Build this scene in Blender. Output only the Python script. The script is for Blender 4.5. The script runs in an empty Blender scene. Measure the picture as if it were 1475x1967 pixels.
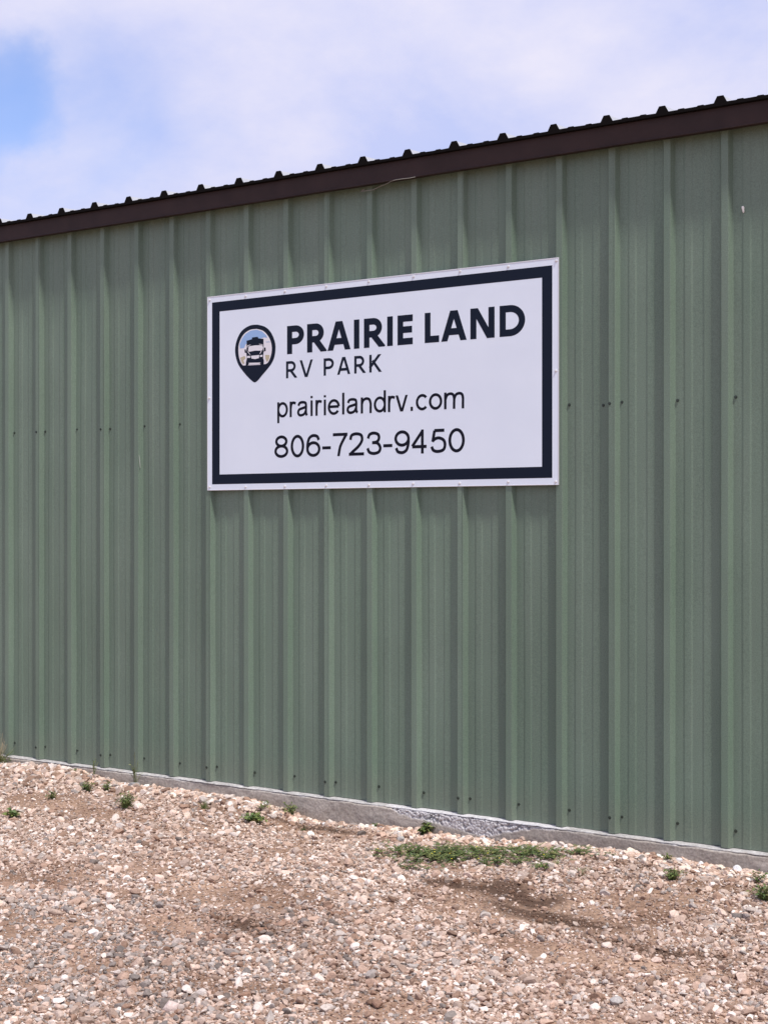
import bpy, bmesh, math, random
import numpy as np
from mathutils import Vector, Matrix
random.seed(7); rng = np.random.default_rng(11)
sc = bpy.context.scene
R = math.radians

# ------------------------------------------------------------------ camera
TH = R(32.9)
EYE = 1.632
CX, CY = 4.426, -6.842
cam = bpy.data.cameras.new("camera"); cam.lens = 36.0*2698/1967; cam.sensor_width = 36
cam.shift_y = 20.5/1967; cam.clip_end = 3000
co = bpy.data.objects.new("camera", cam); sc.collection.objects.link(co)
co.location = (CX, CY, EYE); co.rotation_euler = (R(90), 0, TH)
sc.camera = co

# ------------------------------------------------------------------ sky, sun, exposure
SUN = Vector((0.41, -0.178, 0.89)).normalized()
EL = math.asin(SUN.z); AZ = math.atan2(SUN.x, SUN.y)
w = bpy.data.worlds.new("World"); sc.world = w; w.use_nodes = True
nt = w.node_tree; nt.nodes.clear()
def N(nt, t, **k):
    n = nt.nodes.new(t)
    for a, b in k.items(): setattr(n, a, b)
    return n
out = N(nt, 'ShaderNodeOutputWorld'); bg = N(nt, 'ShaderNodeBackground'); bg.inputs[1].default_value = 0.12
sky = N(nt, 'ShaderNodeTexSky', sky_type='NISHITA'); sky.sun_disc = False
sky.sun_elevation = EL; sky.sun_rotation = AZ; sky.dust_density = 1.5
tc = N(nt, 'ShaderNodeTexCoord')
mp = N(nt, 'ShaderNodeMapping'); mp.inputs['Scale'].default_value = (1, 1, 1.9)
nz = N(nt, 'ShaderNodeTexNoise'); nz.inputs['Scale'].default_value = 3.4; nz.inputs['Detail'].default_value = 7; nz.inputs['Roughness'].default_value = .52
nz.inputs['Distortion'].default_value = .35
nt.links.new(tc.outputs['Generated'], mp.inputs[0]); nt.links.new(mp.outputs[0], nz.inputs[0])
# an opening in the cloud towards the far left of the roof line
def view_dir(px, py):
    x = (px-737.5)/2698; z = (1004-py)/2698
    F = Vector((-math.sin(TH), math.cos(TH), 0)); Rt = Vector((math.cos(TH), math.sin(TH), 0))
    return (F + Rt*x + Vector((0, 0, z))).normalized()
OPEN = [((-0.667, 0.680, 0.2925), 0.9966, 0.99985, 1.0), ((-0.60, 0.75, 0.25), 0.985, 0.9995, .33)]
OPEN[0] = (tuple(view_dir(-15, 190)), 0.9984, 1.0, .26)
OPEN[1] = (tuple(view_dir(120, 330)), 0.988, 1.0, .15)
nd = N(nt, 'ShaderNodeTexNoise'); nd.inputs['Scale'].default_value = 7; nd.inputs['Detail'].default_value = 7; nd.inputs['Roughness'].default_value = .6
nt.links.new(tc.outputs['Generated'], nd.inputs[0])
ns = N(nt, 'ShaderNodeVectorMath', operation='SUBTRACT'); ns.inputs[1].default_value = (.5, .5, .5); nt.links.new(nd.outputs['Color'], ns.inputs[0])
nk = N(nt, 'ShaderNodeVectorMath', operation='SCALE'); nk.inputs['Scale'].default_value = .12; nt.links.new(ns.outputs[0], nk.inputs[0])
na = N(nt, 'ShaderNodeVectorMath', operation='ADD'); nt.links.new(tc.outputs['Generated'], na.inputs[0]); nt.links.new(nk.outputs[0], na.inputs[1]); wdir = na.outputs[0]
acc = None
for d, lo, hi, amt in OPEN:
    dp = N(nt, 'ShaderNodeVectorMath', operation='DOT_PRODUCT'); dp.inputs[1].default_value = d
    nm = N(nt, 'ShaderNodeVectorMath', operation='NORMALIZE')
    nt.links.new(wdir, nm.inputs[0]); nt.links.new(nm.outputs[0], dp.inputs[0])
    mr = N(nt, 'ShaderNodeMapRange'); mr.inputs[1].default_value = lo; mr.inputs[2].default_value = hi; mr.inputs[4].default_value = amt
    mr.interpolation_type = 'SMOOTHSTEP'
    nt.links.new(dp.outputs['Value'], mr.inputs[0])
    if acc is None: acc = mr.outputs[0]
    else:
        ad = N(nt, 'ShaderNodeMath', operation='ADD'); nt.links.new(acc, ad.inputs[0]); nt.links.new(mr.outputs[0], ad.inputs[1]); acc = ad.outputs[0]
sb = N(nt, 'ShaderNodeMath', operation='SUBTRACT'); nt.links.new(nz.outputs[0], sb.inputs[0]); nt.links.new(acc, sb.inputs[1])
cr = N(nt, 'ShaderNodeMapRange', interpolation_type='SMOOTHSTEP'); cr.inputs[1].default_value = -.02; cr.inputs[2].default_value = .50
nt.links.new(sb.outputs[0], cr.inputs[0])
nz2 = N(nt, 'ShaderNodeTexNoise'); nz2.inputs['Scale'].default_value = 8; nz2.inputs['Detail'].default_value = 9; nz2.inputs['Roughness'].default_value = .6
nt.links.new(mp.outputs[0], nz2.inputs[0])
cc = N(nt, 'ShaderNodeMixRGB'); cc.inputs[1].default_value = (4.95, 5.35, 7.95, 1); cc.inputs[2].default_value = (6.9, 6.75, 8.1, 1)
cm = N(nt, 'ShaderNodeMapRange'); cm.inputs[1].default_value = .40; cm.inputs[2].default_value = .60
mxn = N(nt, 'ShaderNodeMath', operation='MULTIPLY_ADD'); mxn.inputs[1].default_value = .4
nt.links.new(nz2.outputs[0], mxn.inputs[0])
hf = N(nt, 'ShaderNodeMath', operation='MULTIPLY'); hf.inputs[1].default_value = .6; nt.links.new(nz.outputs[0], hf.inputs[0]); nt.links.new(hf.outputs[0], mxn.inputs[2])
nt.links.new(mxn.outputs[0], cm.inputs[0]); nt.links.new(cm.outputs[0], cc.inputs[0])
skm = N(nt, 'ShaderNodeMixRGB', blend_type='MULTIPLY'); skm.inputs[0].default_value = 1; skm.inputs[2].default_value = (1.5, 1.5, 1.85, 1)
nt.links.new(sky.outputs[0], skm.inputs[1])
mx = N(nt, 'ShaderNodeMixRGB'); nt.links.new(cr.outputs[0], mx.inputs[0]); nt.links.new(skm.outputs[0], mx.inputs[1]); nt.links.new(cc.outputs[0], mx.inputs[2])
nt.links.new(mx.outputs[0], bg.inputs[0]); nt.links.new(bg.outputs[0], out.inputs[0])

sl = bpy.data.lights.new("sun", 'SUN'); sl.energy = 4.0; sl.angle = R(5); sl.color = (1, .955, .89)
so = bpy.data.objects.new("sun", sl); sc.collection.objects.link(so)
so.rotation_euler = (-SUN).to_track_quat('-Z', 'Y').to_euler()
sc.view_settings.view_transform = 'Standard'; sc.view_settings.look = 'None'
sc.view_settings.exposure = 0.0; sc.view_settings.gamma = 1
sc.cycles.max_bounces = 6

# ------------------------------------------------------------------ helpers
def link(o, parent=None):
    sc.collection.objects.link(o)
    if parent: o.parent = parent
    return o
def tag(o, label=None, cat=None, group=None, kind=None):
    if label: o['label'] = label
    if cat: o['category'] = cat
    if group: o['group'] = group
    if kind: o['kind'] = kind
    return o
def empty(name, loc=(0, 0, 0)):
    o = bpy.data.objects.new(name, None); o.location = loc; o.empty_display_size = .1
    return link(o)
def mesh(name, V, F, m, parent=None, smooth=False):
    me = bpy.data.meshes.new(name); me.from_pydata([tuple(v) for v in V], [], [tuple(f) for f in F]); me.update()
    me.materials.append(m)
    if smooth: me.polygons.foreach_set('use_smooth', [True]*len(me.polygons))
    return link(bpy.data.objects.new(name, me), parent)
def npmesh(name, V, F, m, parent=None, col=None, smooth=False):
    V = np.asarray(V, np.float32); F = np.asarray(F, np.int32); k = F.shape[1]
    me = bpy.data.meshes.new(name)
    me.vertices.add(len(V)); me.vertices.foreach_set('co', V.ravel())
    me.loops.add(F.size); me.loops.foreach_set('vertex_index', F.ravel())
    me.polygons.add(len(F)); me.polygons.foreach_set('loop_start', np.arange(0, F.size, k, dtype=np.int32))
    if smooth: me.polygons.foreach_set('use_smooth', np.ones(len(F), bool))
    else: me.polygons.foreach_set('use_smooth', np.zeros(len(F), bool))
    if col is not None:
        a = me.color_attributes.new('tint', 'FLOAT_COLOR', 'POINT')
        c4 = np.ones((len(V), 4), np.float32); c4[:, :3] = col; a.data.foreach_set('color', c4.ravel())
    me.update(calc_edges=True); me.validate()
    me.materials.append(m)
    return link(bpy.data.objects.new(name, me), parent)
class Bx:
    def __init__(s): s.V = []; s.F = []
    def box(s, x0, x1, y0, y1, z0, z1):
        n = len(s.V)
        s.V += [(x, y, z) for z in (z0, z1) for y in (y0, y1) for x in (x0, x1)]
        s.F += [tuple(n+i for i in f) for f in ((0, 2, 3, 1), (4, 5, 7, 6), (0, 1, 5, 4), (2, 6, 7, 3), (0, 4, 6, 2), (1, 3, 7, 5))]
        return s
def bevel(o, wd=.001, seg=2):
    b = o.modifiers.new('bevel', 'BEVEL'); b.width = wd; b.segments = seg; b.limit_method = 'ANGLE'; return o

# value noise (for terrain, clustering)
_T = rng.random((256, 256))
def vn(x, y):
    xi = np.floor(x).astype(int); yi = np.floor(y).astype(int); fx = x-xi; fy = y-yi
    fx = fx*fx*(3-2*fx); fy = fy*fy*(3-2*fy)
    a = _T[xi % 256, yi % 256]; b = _T[(xi+1) % 256, yi % 256]; c = _T[xi % 256, (yi+1) % 256]; d = _T[(xi+1) % 256, (yi+1) % 256]
    return (a*(1-fx)+b*fx)*(1-fy)+(c*(1-fx)+d*fx)*fy
def fbm(x, y, o=4):
    s = 0; a = .5; t = 0
    for i in range(o):
        s = s+a*vn(x+17.3*i, y+9.1*i); t += a; a *= .5; x = x*2.03; y = y*2.03
    return s/t

# ------------------------------------------------------------------ materials
def mat(name, base, rough=.6, metal=0, spec=.5):
    m = bpy.data.materials.new(name); m.use_nodes = True
    b = m.node_tree.nodes['Principled BSDF']
    b.inputs['Base Color'].default_value = (*base, 1); b.inputs['Roughness'].default_value = rough
    b.inputs['Metallic'].default_value = metal; b.inputs['Specular IOR Level'].default_value = spec
    return m
def vary(m, c1, c2, scale=(1, 1, 1), nscale=5, detail=5, lo=.35, hi=.65, bump=0, bscale=None, bdist=.002, src='Object', rough=None):
    nt = m.node_tree; b = nt.nodes['Principled BSDF']
    tc = N(nt, 'ShaderNodeTexCoord'); mp = N(nt, 'ShaderNodeMapping'); mp.inputs['Scale'].default_value = scale
    nt.links.new(tc.outputs[src], mp.inputs[0])
    n = N(nt, 'ShaderNodeTexNoise'); n.inputs['Scale'].default_value = nscale; n.inputs['Detail'].default_value = detail
    nt.links.new(mp.outputs[0], n.inputs[0])
    mr = N(nt, 'ShaderNodeMapRange'); mr.inputs[1].default_value = lo; mr.inputs[2].default_value = hi
    nt.links.new(n.outputs[0], mr.inputs[0])
    mx = N(nt, 'ShaderNodeMixRGB'); mx.inputs[1].default_value = (*c1, 1); mx.inputs[2].default_value = (*c2, 1)
    nt.links.new(mr.outputs[0], mx.inputs[0]); nt.links.new(mx.outputs[0], b.inputs['Base Color'])
    if rough:
        r = N(nt, 'ShaderNodeMapRange'); r.inputs[3].default_value = rough[0]; r.inputs[4].default_value = rough[1]
        nt.links.new(n.outputs[0], r.inputs[0]); nt.links.new(r.outputs[0], b.inputs['Roughness'])
    if bump:
        n2 = N(nt, 'ShaderNodeTexNoise'); n2.inputs['Scale'].default_value = bscale or nscale*4; n2.inputs['Detail'].default_value = 5
        nt.links.new(mp.outputs[0], n2.inputs[0])
        bp = N(nt, 'ShaderNodeBump'); bp.inputs['Strength'].default_value = bump; bp.inputs['Distance'].default_value = bdist
        nt.links.new(n2.outputs[0], bp.inputs['Height']); nt.links.new(bp.outputs[0], b.inputs['Normal'])
    return mx
M_green = mat('green_painted_steel', (.1, .14, .1), .42, spec=.4)
vary(M_green, (.132, .192, .142), (.158, .216, .167), (1, 1, .12), 7, 6, .3, .7, .35, 3.0, .004, rough=(.40, .55))
# faint grime film with vertical run marks and fine dust specks
def grime(m):
    nt = m.node_tree; b = nt.nodes['Principled BSDF']
    old = b.inputs['Base Color'].links[0].from_socket
    tc = N(nt, 'ShaderNodeTexCoord'); mp = N(nt, 'ShaderNodeMapping'); mp.inputs['Scale'].default_value = (60, 60, 1.3)
    nt.links.new(tc.outputs['Object'], mp.inputs[0])
    n = N(nt, 'ShaderNodeTexNoise'); n.inputs['Scale'].default_value = 1; n.inputs['Detail'].default_value = 4; nt.links.new(mp.outputs[0], n.inputs[0])
    mr = N(nt, 'ShaderNodeMapRange'); mr.inputs[1].default_value = .45; mr.inputs[2].default_value = .8; mr.inputs[4].default_value = .22
    nt.links.new(n.outputs[0], mr.inputs[0])
    n3 = N(nt, 'ShaderNodeTexNoise'); n3.inputs['Scale'].default_value = 160; n3.inputs['Detail'].default_value = 3
    nt.links.new(tc.outputs['Object'], n3.inputs[0])
    mr3 = N(nt, 'ShaderNodeMapRange'); mr3.inputs[1].default_value = .3; mr3.inputs[2].default_value = .7; mr3.inputs[3].default_value = .84; mr3.inputs[4].default_value = 1.16
    nt.links.new(n3.outputs[0], mr3.inputs[0])
    mx = N(nt, 'ShaderNodeMixRGB'); mx.inputs[2].default_value = (.17, .205, .168, 1)
    nt.links.new(mr.outputs[0], mx.inputs[0]); nt.links.new(old, mx.inputs[1])
    oi = N(nt, 'ShaderNodeObjectInfo'); om = N(nt, 'ShaderNodeMapRange'); om.inputs[3].default_value = .94; om.inputs[4].default_value = 1.06
    nt.links.new(oi.outputs['Random'], om.inputs[0])
    # broad blotches of chalking on the paint
    nb = N(nt, 'ShaderNodeTexNoise'); nb.inputs['Scale'].default_value = 1.7; nb.inputs['Detail'].default_value = 5; nt.links.new(tc.outputs['Object'], nb.inputs[0])
    mb = N(nt, 'ShaderNodeMapRange'); mb.inputs[1].default_value = .3; mb.inputs[2].default_value = .7; mb.inputs[3].default_value = .95; mb.inputs[4].default_value = 1.05
    nt.links.new(nb.outputs[0], mb.inputs[0])
    q1 = N(nt, 'ShaderNodeMath', operation='MULTIPLY'); nt.links.new(om.outputs[0], q1.inputs[0]); nt.links.new(mb.outputs[0], q1.inputs[1])
    q2 = N(nt, 'ShaderNodeMath', operation='MULTIPLY'); nt.links.new(q1.outputs[0], q2.inputs[0]); nt.links.new(mr3.outputs[0], q2.inputs[1])
    # dusty splash line close to the slab
    sx = N(nt, 'ShaderNodeSeparateXYZ'); nt.links.new(tc.outputs['Object'], sx.inputs[0])
    sn = N(nt, 'ShaderNodeMath', operation='MULTIPLY_ADD'); sn.inputs[1].default_value = -.22; nt.links.new(n3.outputs[0], sn.inputs[0]); nt.links.new(sx.outputs['Z'], sn.inputs[2])
    sm = N(nt, 'ShaderNodeMapRange'); sm.inputs[1].default_value = -.12; sm.inputs[2].default_value = .10; sm.inputs[3].default_value = .22; sm.inputs[4].default_value = 0
    nt.links.new(sn.outputs[0], sm.inputs[0])
    ds = N(nt, 'ShaderNodeMixRGB'); ds.inputs[2].default_value = (.22, .185, .145, 1); nt.links.new(sm.outputs[0], ds.inputs[0]); nt.links.new(mx.outputs[0], ds.inputs[1])
    ml = N(nt, 'ShaderNodeVectorMath', operation='SCALE'); nt.links.new(ds.outputs[0], ml.inputs[0]); nt.links.new(q2.outputs[0], ml.inputs['Scale'])
    nt.links.new(ml.outputs[0], b.inputs['Base Color'])
grime(M_green)
M_brown = mat('brown_painted_steel', (.03, .018, .019), .55, spec=.3)
vary(M_brown, (.022, .0105, .0095), (.034, .017, .015), (1, 1, 1), 9, 5, .3, .7, .2, 20, .002)
M_roof = mat('galvalume_roof_steel', (.48, .49, .51), .5, .3)
M_dark = mat('closure_foam', (.006, .005, .005), .95, spec=.1)
M_screw = mat('screw_green_grey', (.055, .07, .058), .35, .5)
M_wscrew = mat('screw_white', (.7, .7, .72), .35)
M_sign = mat('sign_white_enamel', (.74, .74, .80), .38)
vary(M_sign, (.74, .82, .92), (.77, .85, .945), (1, 1, 1), 3, 4, .35, .65)
M_signedge = mat('sign_edge_metal', (.78, .78, .8), .3, .3)
M_navy = mat('navy_vinyl', (.005, .0105, .025), .5, spec=.16)
M_black = mat('black_vinyl', (.004, .005, .014), .5, spec=.16)
M_lwhite = mat('logo_white', (.78, .78, .82), .4)
M_lblue = mat('logo_blue', (.30, .47, .76), .4)
M_ltan = mat('logo_tan', (.50, .45, .30), .4)
M_lcloud = mat('logo_cloud', (.53, .60, .72), .4)
M_conc = mat('concrete', (.3, .28, .27), .9)
vary(M_conc, (.22, .195, .185), (.37, .345, .335), (1, 1, 2.2), 5, 9, .32, .68, .8, 70, .004)
M_wire = mat('grey_wire', (.24, .235, .21), .6)
M_scrap = mat('white_scrap', (.72, .70, .66), .8)
M_scuff = mat('scratched_primer', (.27, .31, .27), .7)

def tint_mat(name, rough=.9, amt=.18, sc_=90, bump=.5, trans=0):
    m = mat(name, (.5, .5, .5), rough, spec=.3); nt = m.node_tree; b = nt.nodes['Principled BSDF']
    a = N(nt, 'ShaderNodeAttribute', attribute_name='tint')
    tc = N(nt, 'ShaderNodeTexCoord')
    n = N(nt, 'ShaderNodeTexNoise'); n.inputs['Scale'].default_value = sc_; n.inputs['Detail'].default_value = 5
    nt.links.new(tc.outputs['Object'], n.inputs[0])
    mr = N(nt, 'ShaderNodeMapRange'); mr.inputs[1].default_value = .3; mr.inputs[2].default_value = .7; mr.inputs[3].default_value = 1-amt; mr.inputs[4].default_value = 1+amt
    nt.links.new(n.outputs[0], mr.inputs[0])
    s = N(nt, 'ShaderNodeVectorMath', operation='SCALE'); nt.links.new(a.outputs['Color'], s.inputs[0]); nt.links.new(mr.outputs[0], s.inputs['Scale'])
    nt.links.new(s.outputs[0], b.inputs['Base Color'])
    if bump:
        bp = N(nt, 'ShaderNodeBump'); bp.inputs['Strength'].default_value = bump; bp.inputs['Distance'].default_value = .003
        nt.links.new(n.outputs[0], bp.inputs['Height']); nt.links.new(bp.outputs[0], b.inputs['Normal'])
    return m
M_stone = tint_mat('crushed_limestone', .92, .2, 120, .6)
M_leaf = tint_mat('leaf', .55, .15, 60, 0)
M_leaf.node_tree.nodes['Principled BSDF'].inputs['Subsurface Weight'].default_value = 0
M_ground = tint_mat('dirt', .95, .34, 55, .9)

# ------------------------------------------------------------------ terrain
WX = np.array([-60, -3.9, -3.12, -2.75, -2.396, -1.967, -1.585, -.955, -.70, -.458, .162, .332, .888, 1.347, 1.80, 2.254, 3.2, 60])
WZ = np.array([-.05, -.045, -.035, -.015, -.012, -.072, -.055, -.055, -.085, -.128, -.096, -.112, -.086, -.066, -.060, -.072, -.08, -.08])
def gz(x, y):
    x = np.asarray(x, float); y = np.asarray(y, float)
    t = np.clip((-y-.06)/1.0, 0, 1); t = t*t*(3-2*t)
    base = (np.interp(x, WX, WZ)-.020)*(1-t) + (-.105)*t
    far = np.clip(1-(np.abs(x)+np.abs(y))/60, .2, 1)
    amp = np.clip((-y-.06)/.5, .15, 1)*far
    z = base + amp*((fbm(x*.8+40, y*.8+40, 3)-.5)*.07 + (fbm(x*5+90, y*5+90, 3)-.5)*.03)
    z = z - .02*np.exp(-(((x+.35)/.35)**2+((y+.36)/.10)**2)) - .035*np.exp(-(((x-1.5)/.6)**2+((y+1.15)/.25)**2))
    return np.where(y > .05, -.16, z)
def gz1(x, y): return float(gz(np.array([x]), np.array([y]))[0])

# bare (stone-poor) patches: x, y, rx, ry
BARE = [(-.33, -.28, .50, .10), (1.55, -1.15, .60, .24), (.45, -.16, .35, .05), (-1.9, -.65, .5, .14), (-1.75, -.30, .22, .08), (2.05, -.45, .35, .07),
        (1.17, -2.73, .30, .13), (2.2, -1.7, .5, .15), (.35, -1.7, .5, .16), (-.95, -.32, .28, .08), (-.64, -1.98, .3, .12), (1.9, -.9, .3, .1), (.3, -2.2, .2, .1), (2.0, -1.25, .4, .12)]
DARK = [(1.40, -1.0, .20, .11), (1.66, -1.22, .27, .11), (-.32, -.25, .35, .04), (2.25, -1.45, .2, .07), (1.45, -.27, .16, .05), (.72, -2.05, .25, .08), (1.05, -1.0, .25, .06)]
def patch(L, x, y):
    s = np.zeros_like(x)
    wx = (fbm(x*4+5, y*4+7, 3)-.5)*.5; wy = (fbm(x*4+55, y*4+27, 3)-.5)*.25
    for a, b, c, d in L: s = np.maximum(s, np.exp(-(((x+wx-a)/c)**2+((y+wy-b)/d)**2)**1.2))
    return s
def bareness(x, y):
    return np.clip(patch(BARE, x, y)*1.1 + patch(DARK, x, y)*.8 + np.clip((fbm(x*2.4+12, y*4+31, 4)-.555)*6, 0, .9), 0, 1)

def axis(lo, hi, step, far):
    a = list(np.arange(lo, hi, step)); d = step; v = a[-1]; up = []
    while v < far: d *= 1.35; v += d; up.append(v)
    d = step; v = lo; dn = []
    while v > -far: d *= 1.35; v -= d; dn.append(v)
    return np.array(dn[::-1]+a+up)
ax = axis(-5.0, 4.6, .022, 900); ay = axis(-5.6, .06, .022, 900)
X, Y = np.meshgrid(ax, ay, indexing='ij'); Zg = gz(X, Y)
nx, ny = X.shape
idx = np.arange(nx*ny).reshape(nx, ny)
F = np.stack([idx[:-1, :-1], idx[1:, :-1], idx[1:, 1:], idx[:-1, 1:]], -1).reshape(-1, 4)
fx, fy = X.ravel(), Y.ravel()
n1 = np.clip((fbm(fx*3+3, fy*3+8, 5)-.5)*1.8+.5, 0, 1)[:, None]; dk = patch(DARK, fx, fy)[:, None]
c = np.array([.20, .120, .080])*(1-n1)+np.array([.40, .27, .195])*n1
dk = np.clip(dk*1.3, 0, 1); c = c*(1-dk*.85)+np.array([.05, .027, .018])*dk*.85
ground = npmesh('ground', np.stack([fx, fy, Zg.ravel()], -1), F, M_ground, col=c, smooth=True)
tag(ground, kind='structure')

# ------------------------------------------------------------------ gravel
def ico(sub):
    bm = bmesh.new(); bmesh.ops.create_icosphere(bm, subdivisions=sub, radius=1)
    V = np.array([v.co[:] for v in bm.verts]); F = np.array([[v.index for v in f.verts] for f in bm.faces]); bm.free(); return V, F
def rocks(n, sub, jit):
    V, F = ico(sub); S = []
    for k in range(14):
        d = rng.normal(size=(7, 3)); d /= np.linalg.norm(d, axis=1)[:, None]
        P = V*(1+rng.uniform(-jit, jit, (len(V), 1)))
        for q in d:                      # chop flat facets
            h = P@q; lim = rng.uniform(.42, .82)
            P = P - np.clip(h-lim, 0, None)[:, None]*q
        S.append(P)
    return np.array(S), F
def scatter(x, y, rad, sub, jit, sink=.35):
    S, F = rocks(14, sub, jit); n = len(x)
    P = S[rng.integers(0, 14, n)]                         # n,k,3
    P = P*(rad[:, None, None])*np.stack([rng.uniform(.95, 1.6, n), rng.uniform(.75, 1.15, n), rng.uniform(.55, 1.0, n)], -1)[:, None, :]
    a = rng.uniform(0, 2*np.pi, n); tx = rng.normal(0, .35, n); ty = rng.normal(0, .35, n)
    ca, sa = np.cos(a), np.sin(a)
    x1 = P[..., 0]*ca[:, None]-P[..., 1]*sa[:, None]; y1 = P[..., 0]*sa[:, None]+P[..., 1]*ca[:, None]; z1 = P[..., 2]
    y2 = y1*np.cos(tx)[:, None]-z1*np.sin(tx)[:, None]; z2 = y1*np.sin(tx)[:, None]+z1*np.cos(tx)[:, None]
    x3 = x1*np.cos(ty)[:, None]+z2*np.sin(ty)[:, None]; z3 = -x1*np.sin(ty)[:, None]+z2*np.cos(ty)[:, None]
    z0 = gz(x, y)+rad*rng.uniform(sink-.35, sink+.25, n)
    V = np.stack([x3+x[:, None], y2+y[:, None], z3+z0[:, None]], -1)
    k = S.shape[1]
    FF = (F[None]+(np.arange(n)*k)[:, None, None]).reshape(-1, 3)
    # colours of the stones themselves
    g = rng.random(n); grey = .06+.36*np.clip(1-np.hypot((x-.4)/1.6, (y+2.7)/1.3), 0, 1)+.22*np.clip(fbm(x*1.5, y*1.5, 2)-.5, 0, 1)
    pal = np.array([[.535, .405, .33], [.72, .625, .56], [.44, .31, .24], [.31, .20, .145], [.59, .46, .385]])
    C = pal[rng.choice(5, n, p=[.31, .17, .23, .12, .17])]
    gp = np.array([[.35, .30, .27], [.25, .215, .195], [.46, .405, .37]])[rng.integers(0, 3, n)]
    C = np.where(((rad < .005) & (rng.random(n) < .7))[:, None], C*np.array([.68, .62, .58]), C)
    C = np.where((g < grey)[:, None], gp, C)*rng.uniform(.62, 1.22, n)[:, None]
    dkp = patch(DARK, x, y)
    dust = np.clip((fbm(x*1.9+60, y*3.1+20, 4)-.47)*5, 0, 1)*np.clip((-y-.25)/.5, 0, 1)
    C = C*(1-dust[:, None]*rng.uniform(.0, .36, n)[:, None]*np.array([.8, 1., 1.1]))
    C = C*(1-np.clip(dkp*rng.uniform(.3, 1.5, n), 0, 1)[:, None]*np.array([.58, .67, .73]))
    return V.reshape(-1, 3), FF, np.repeat(C, k, 0)
Fv = np.array([-math.sin(TH), math.cos(TH)]); Rv = np.array([math.cos(TH), math.sin(TH)])
def sample(n, dmin, dmax, side, bare_pow, extra=None):
    L = []
    while sum(len(a) for a in L) < n:
        m = n*4
        d = rng.uniform(dmin, dmax, m); l = rng.uniform(-4, 4, m)
        P = np.array([CX, CY])+d[:, None]*Fv+l[:, None]*Rv
        ok = (np.abs(l) < .275*d+side) & (P[:, 1] < -.035)
        P = P[ok]
        keep = rng.random(len(P)) < (1-bareness(P[:, 0], P[:, 1])*bare_pow)
        L.append(P[keep])
    P = np.concatenate(L)[:n]; return P[:, 0], P[:, 1]
parts = []
x, y = sample(110000, 4.3, 12, .25, .62); parts.append(scatter(x, y, rng.uniform(.0022, .0048, len(x)), 1, .12, .35))
x, y = sample(88000, 4.1, 12.5, .7, .88); parts.append(scatter(x, y, np.clip(rng.lognormal(math.log(.0074), .32, len(x)), .004, .014), 1, .14, .3))
x, y = sample(17000, 4.0, 13, .9, .94); parts.append(scatter(x, y, np.clip(rng.lognormal(math.log(.0118), .28, len(x)), .008, .025), 2, .10, .42))
x, y = sample(1100, 4.0, 13, .9, .9); parts.append(scatter(x, y, rng.uniform(.016, .030, len(x)), 2, .10, .15))
# the paler, coarser row of stones washed up against the slab
n = 3600; x = rng.uniform(-4.8, 3.6, n); y = -.056-np.abs(rng.normal(0, .085, n))
k = (bareness(x, y) < .75) | (rng.random(n) < .25); x, y = x[k], y[k]
k = np.where((x > -.75) & (x < .0), rng.random(len(x)) < .35, True); x, y = x[k], y[k]
V3, F3, C3 = scatter(x, y, np.clip(rng.lognormal(math.log(.014), .3, len(x)), .008, .026), 2, .10, .25)
parts.append((V3, F3, np.clip(C3*1.35, 0, .76)))
n = 420; x = np.concatenate([rng.normal(-2.5, .28, n//2), rng.normal(-1.95, .25, n//4), rng.normal(-.95, .2, n-n//2-n//4)]); y = -.10-np.abs(rng.normal(0, .12, n))
parts.append(scatter(x, y, rng.uniform(.012, .030, n), 2, .10, .5))
off = 0; VV = []; FF = []; CC = []
for a, b, cc_ in parts: VV.append(a); FF.append(b+off); CC.append(cc_); off += len(a)
gravel = npmesh('gravel', np.concatenate(VV), np.concatenate(FF), M_stone, col=np.concatenate(CC))
tag(gravel, 'loose pale pinkish crushed stone gravel covering the dirt in front of the green wall', 'gravel', kind='stuff')
del VV, FF, CC, parts

def stone(px, py, r, col, label, sq=(1.2, .9, .7), seed=0):
    rg = np.random.default_rng(seed); V, F = ico(4)
    P = V.copy()
    for i in range(11):
        q = rg.normal(size=3); q /= np.linalg.norm(q); h = P@q; lim = rg.uniform(.5, .85)
        P = P-np.clip(h-lim, 0, None)[:, None]*q*.93
    P = P*(1+.07*(fbm(V[:, 0]*3+seed, V[:, 1]*3+V[:, 2]*2+9, 4)-.5))[:, None]*r*np.array(sq)
    o = npmesh('stone', P, F, M_stone, col=np.tile(np.array(col), (len(P), 1)))
    o.location = (px, py, gz1(px, py)+r*sq[2]*.45); o.rotation_euler = (0, 0, seed)
    tag(o, label, 'stone', 'larger stones lying loose on the gravel')
stone(-1.86, -.095, .038, (.34, .33, .325), 'grey stone resting against the concrete footing on the left', (1.1, .9, .85), 1)
stone(-2.57, -.12, .042, (.66, .57, .52), 'pale stone on the stone pile by the footing at far left', (1.2, .8, .9), 2)
stone(.28, -.27, .026, (.42, .40, .38), 'small grey stone left of the creeping weed patch', (1, .9, .8), 3)
stone(1.05, -3.02, .034, (.62, .50, .45), 'large pinkish stone in the left foreground near the bottom edge', (1.1, .9, .9), 4)
stone(1.13, -.085, .032, (.70, .60, .55), 'pale stone touching the footing behind the creeping weeds', (1.3, .8, .7), 5)
stone(.16, -2.51, .026, (.72, .66, .62), 'bright white stone among the grey stones at lower left', (1.2, .9, .8), 6)
stone(2.36, -2.10, .030, (.40, .37, .35), 'dark grey stone in the lower right foreground', (1.2, .9, .7), 8)

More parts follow.
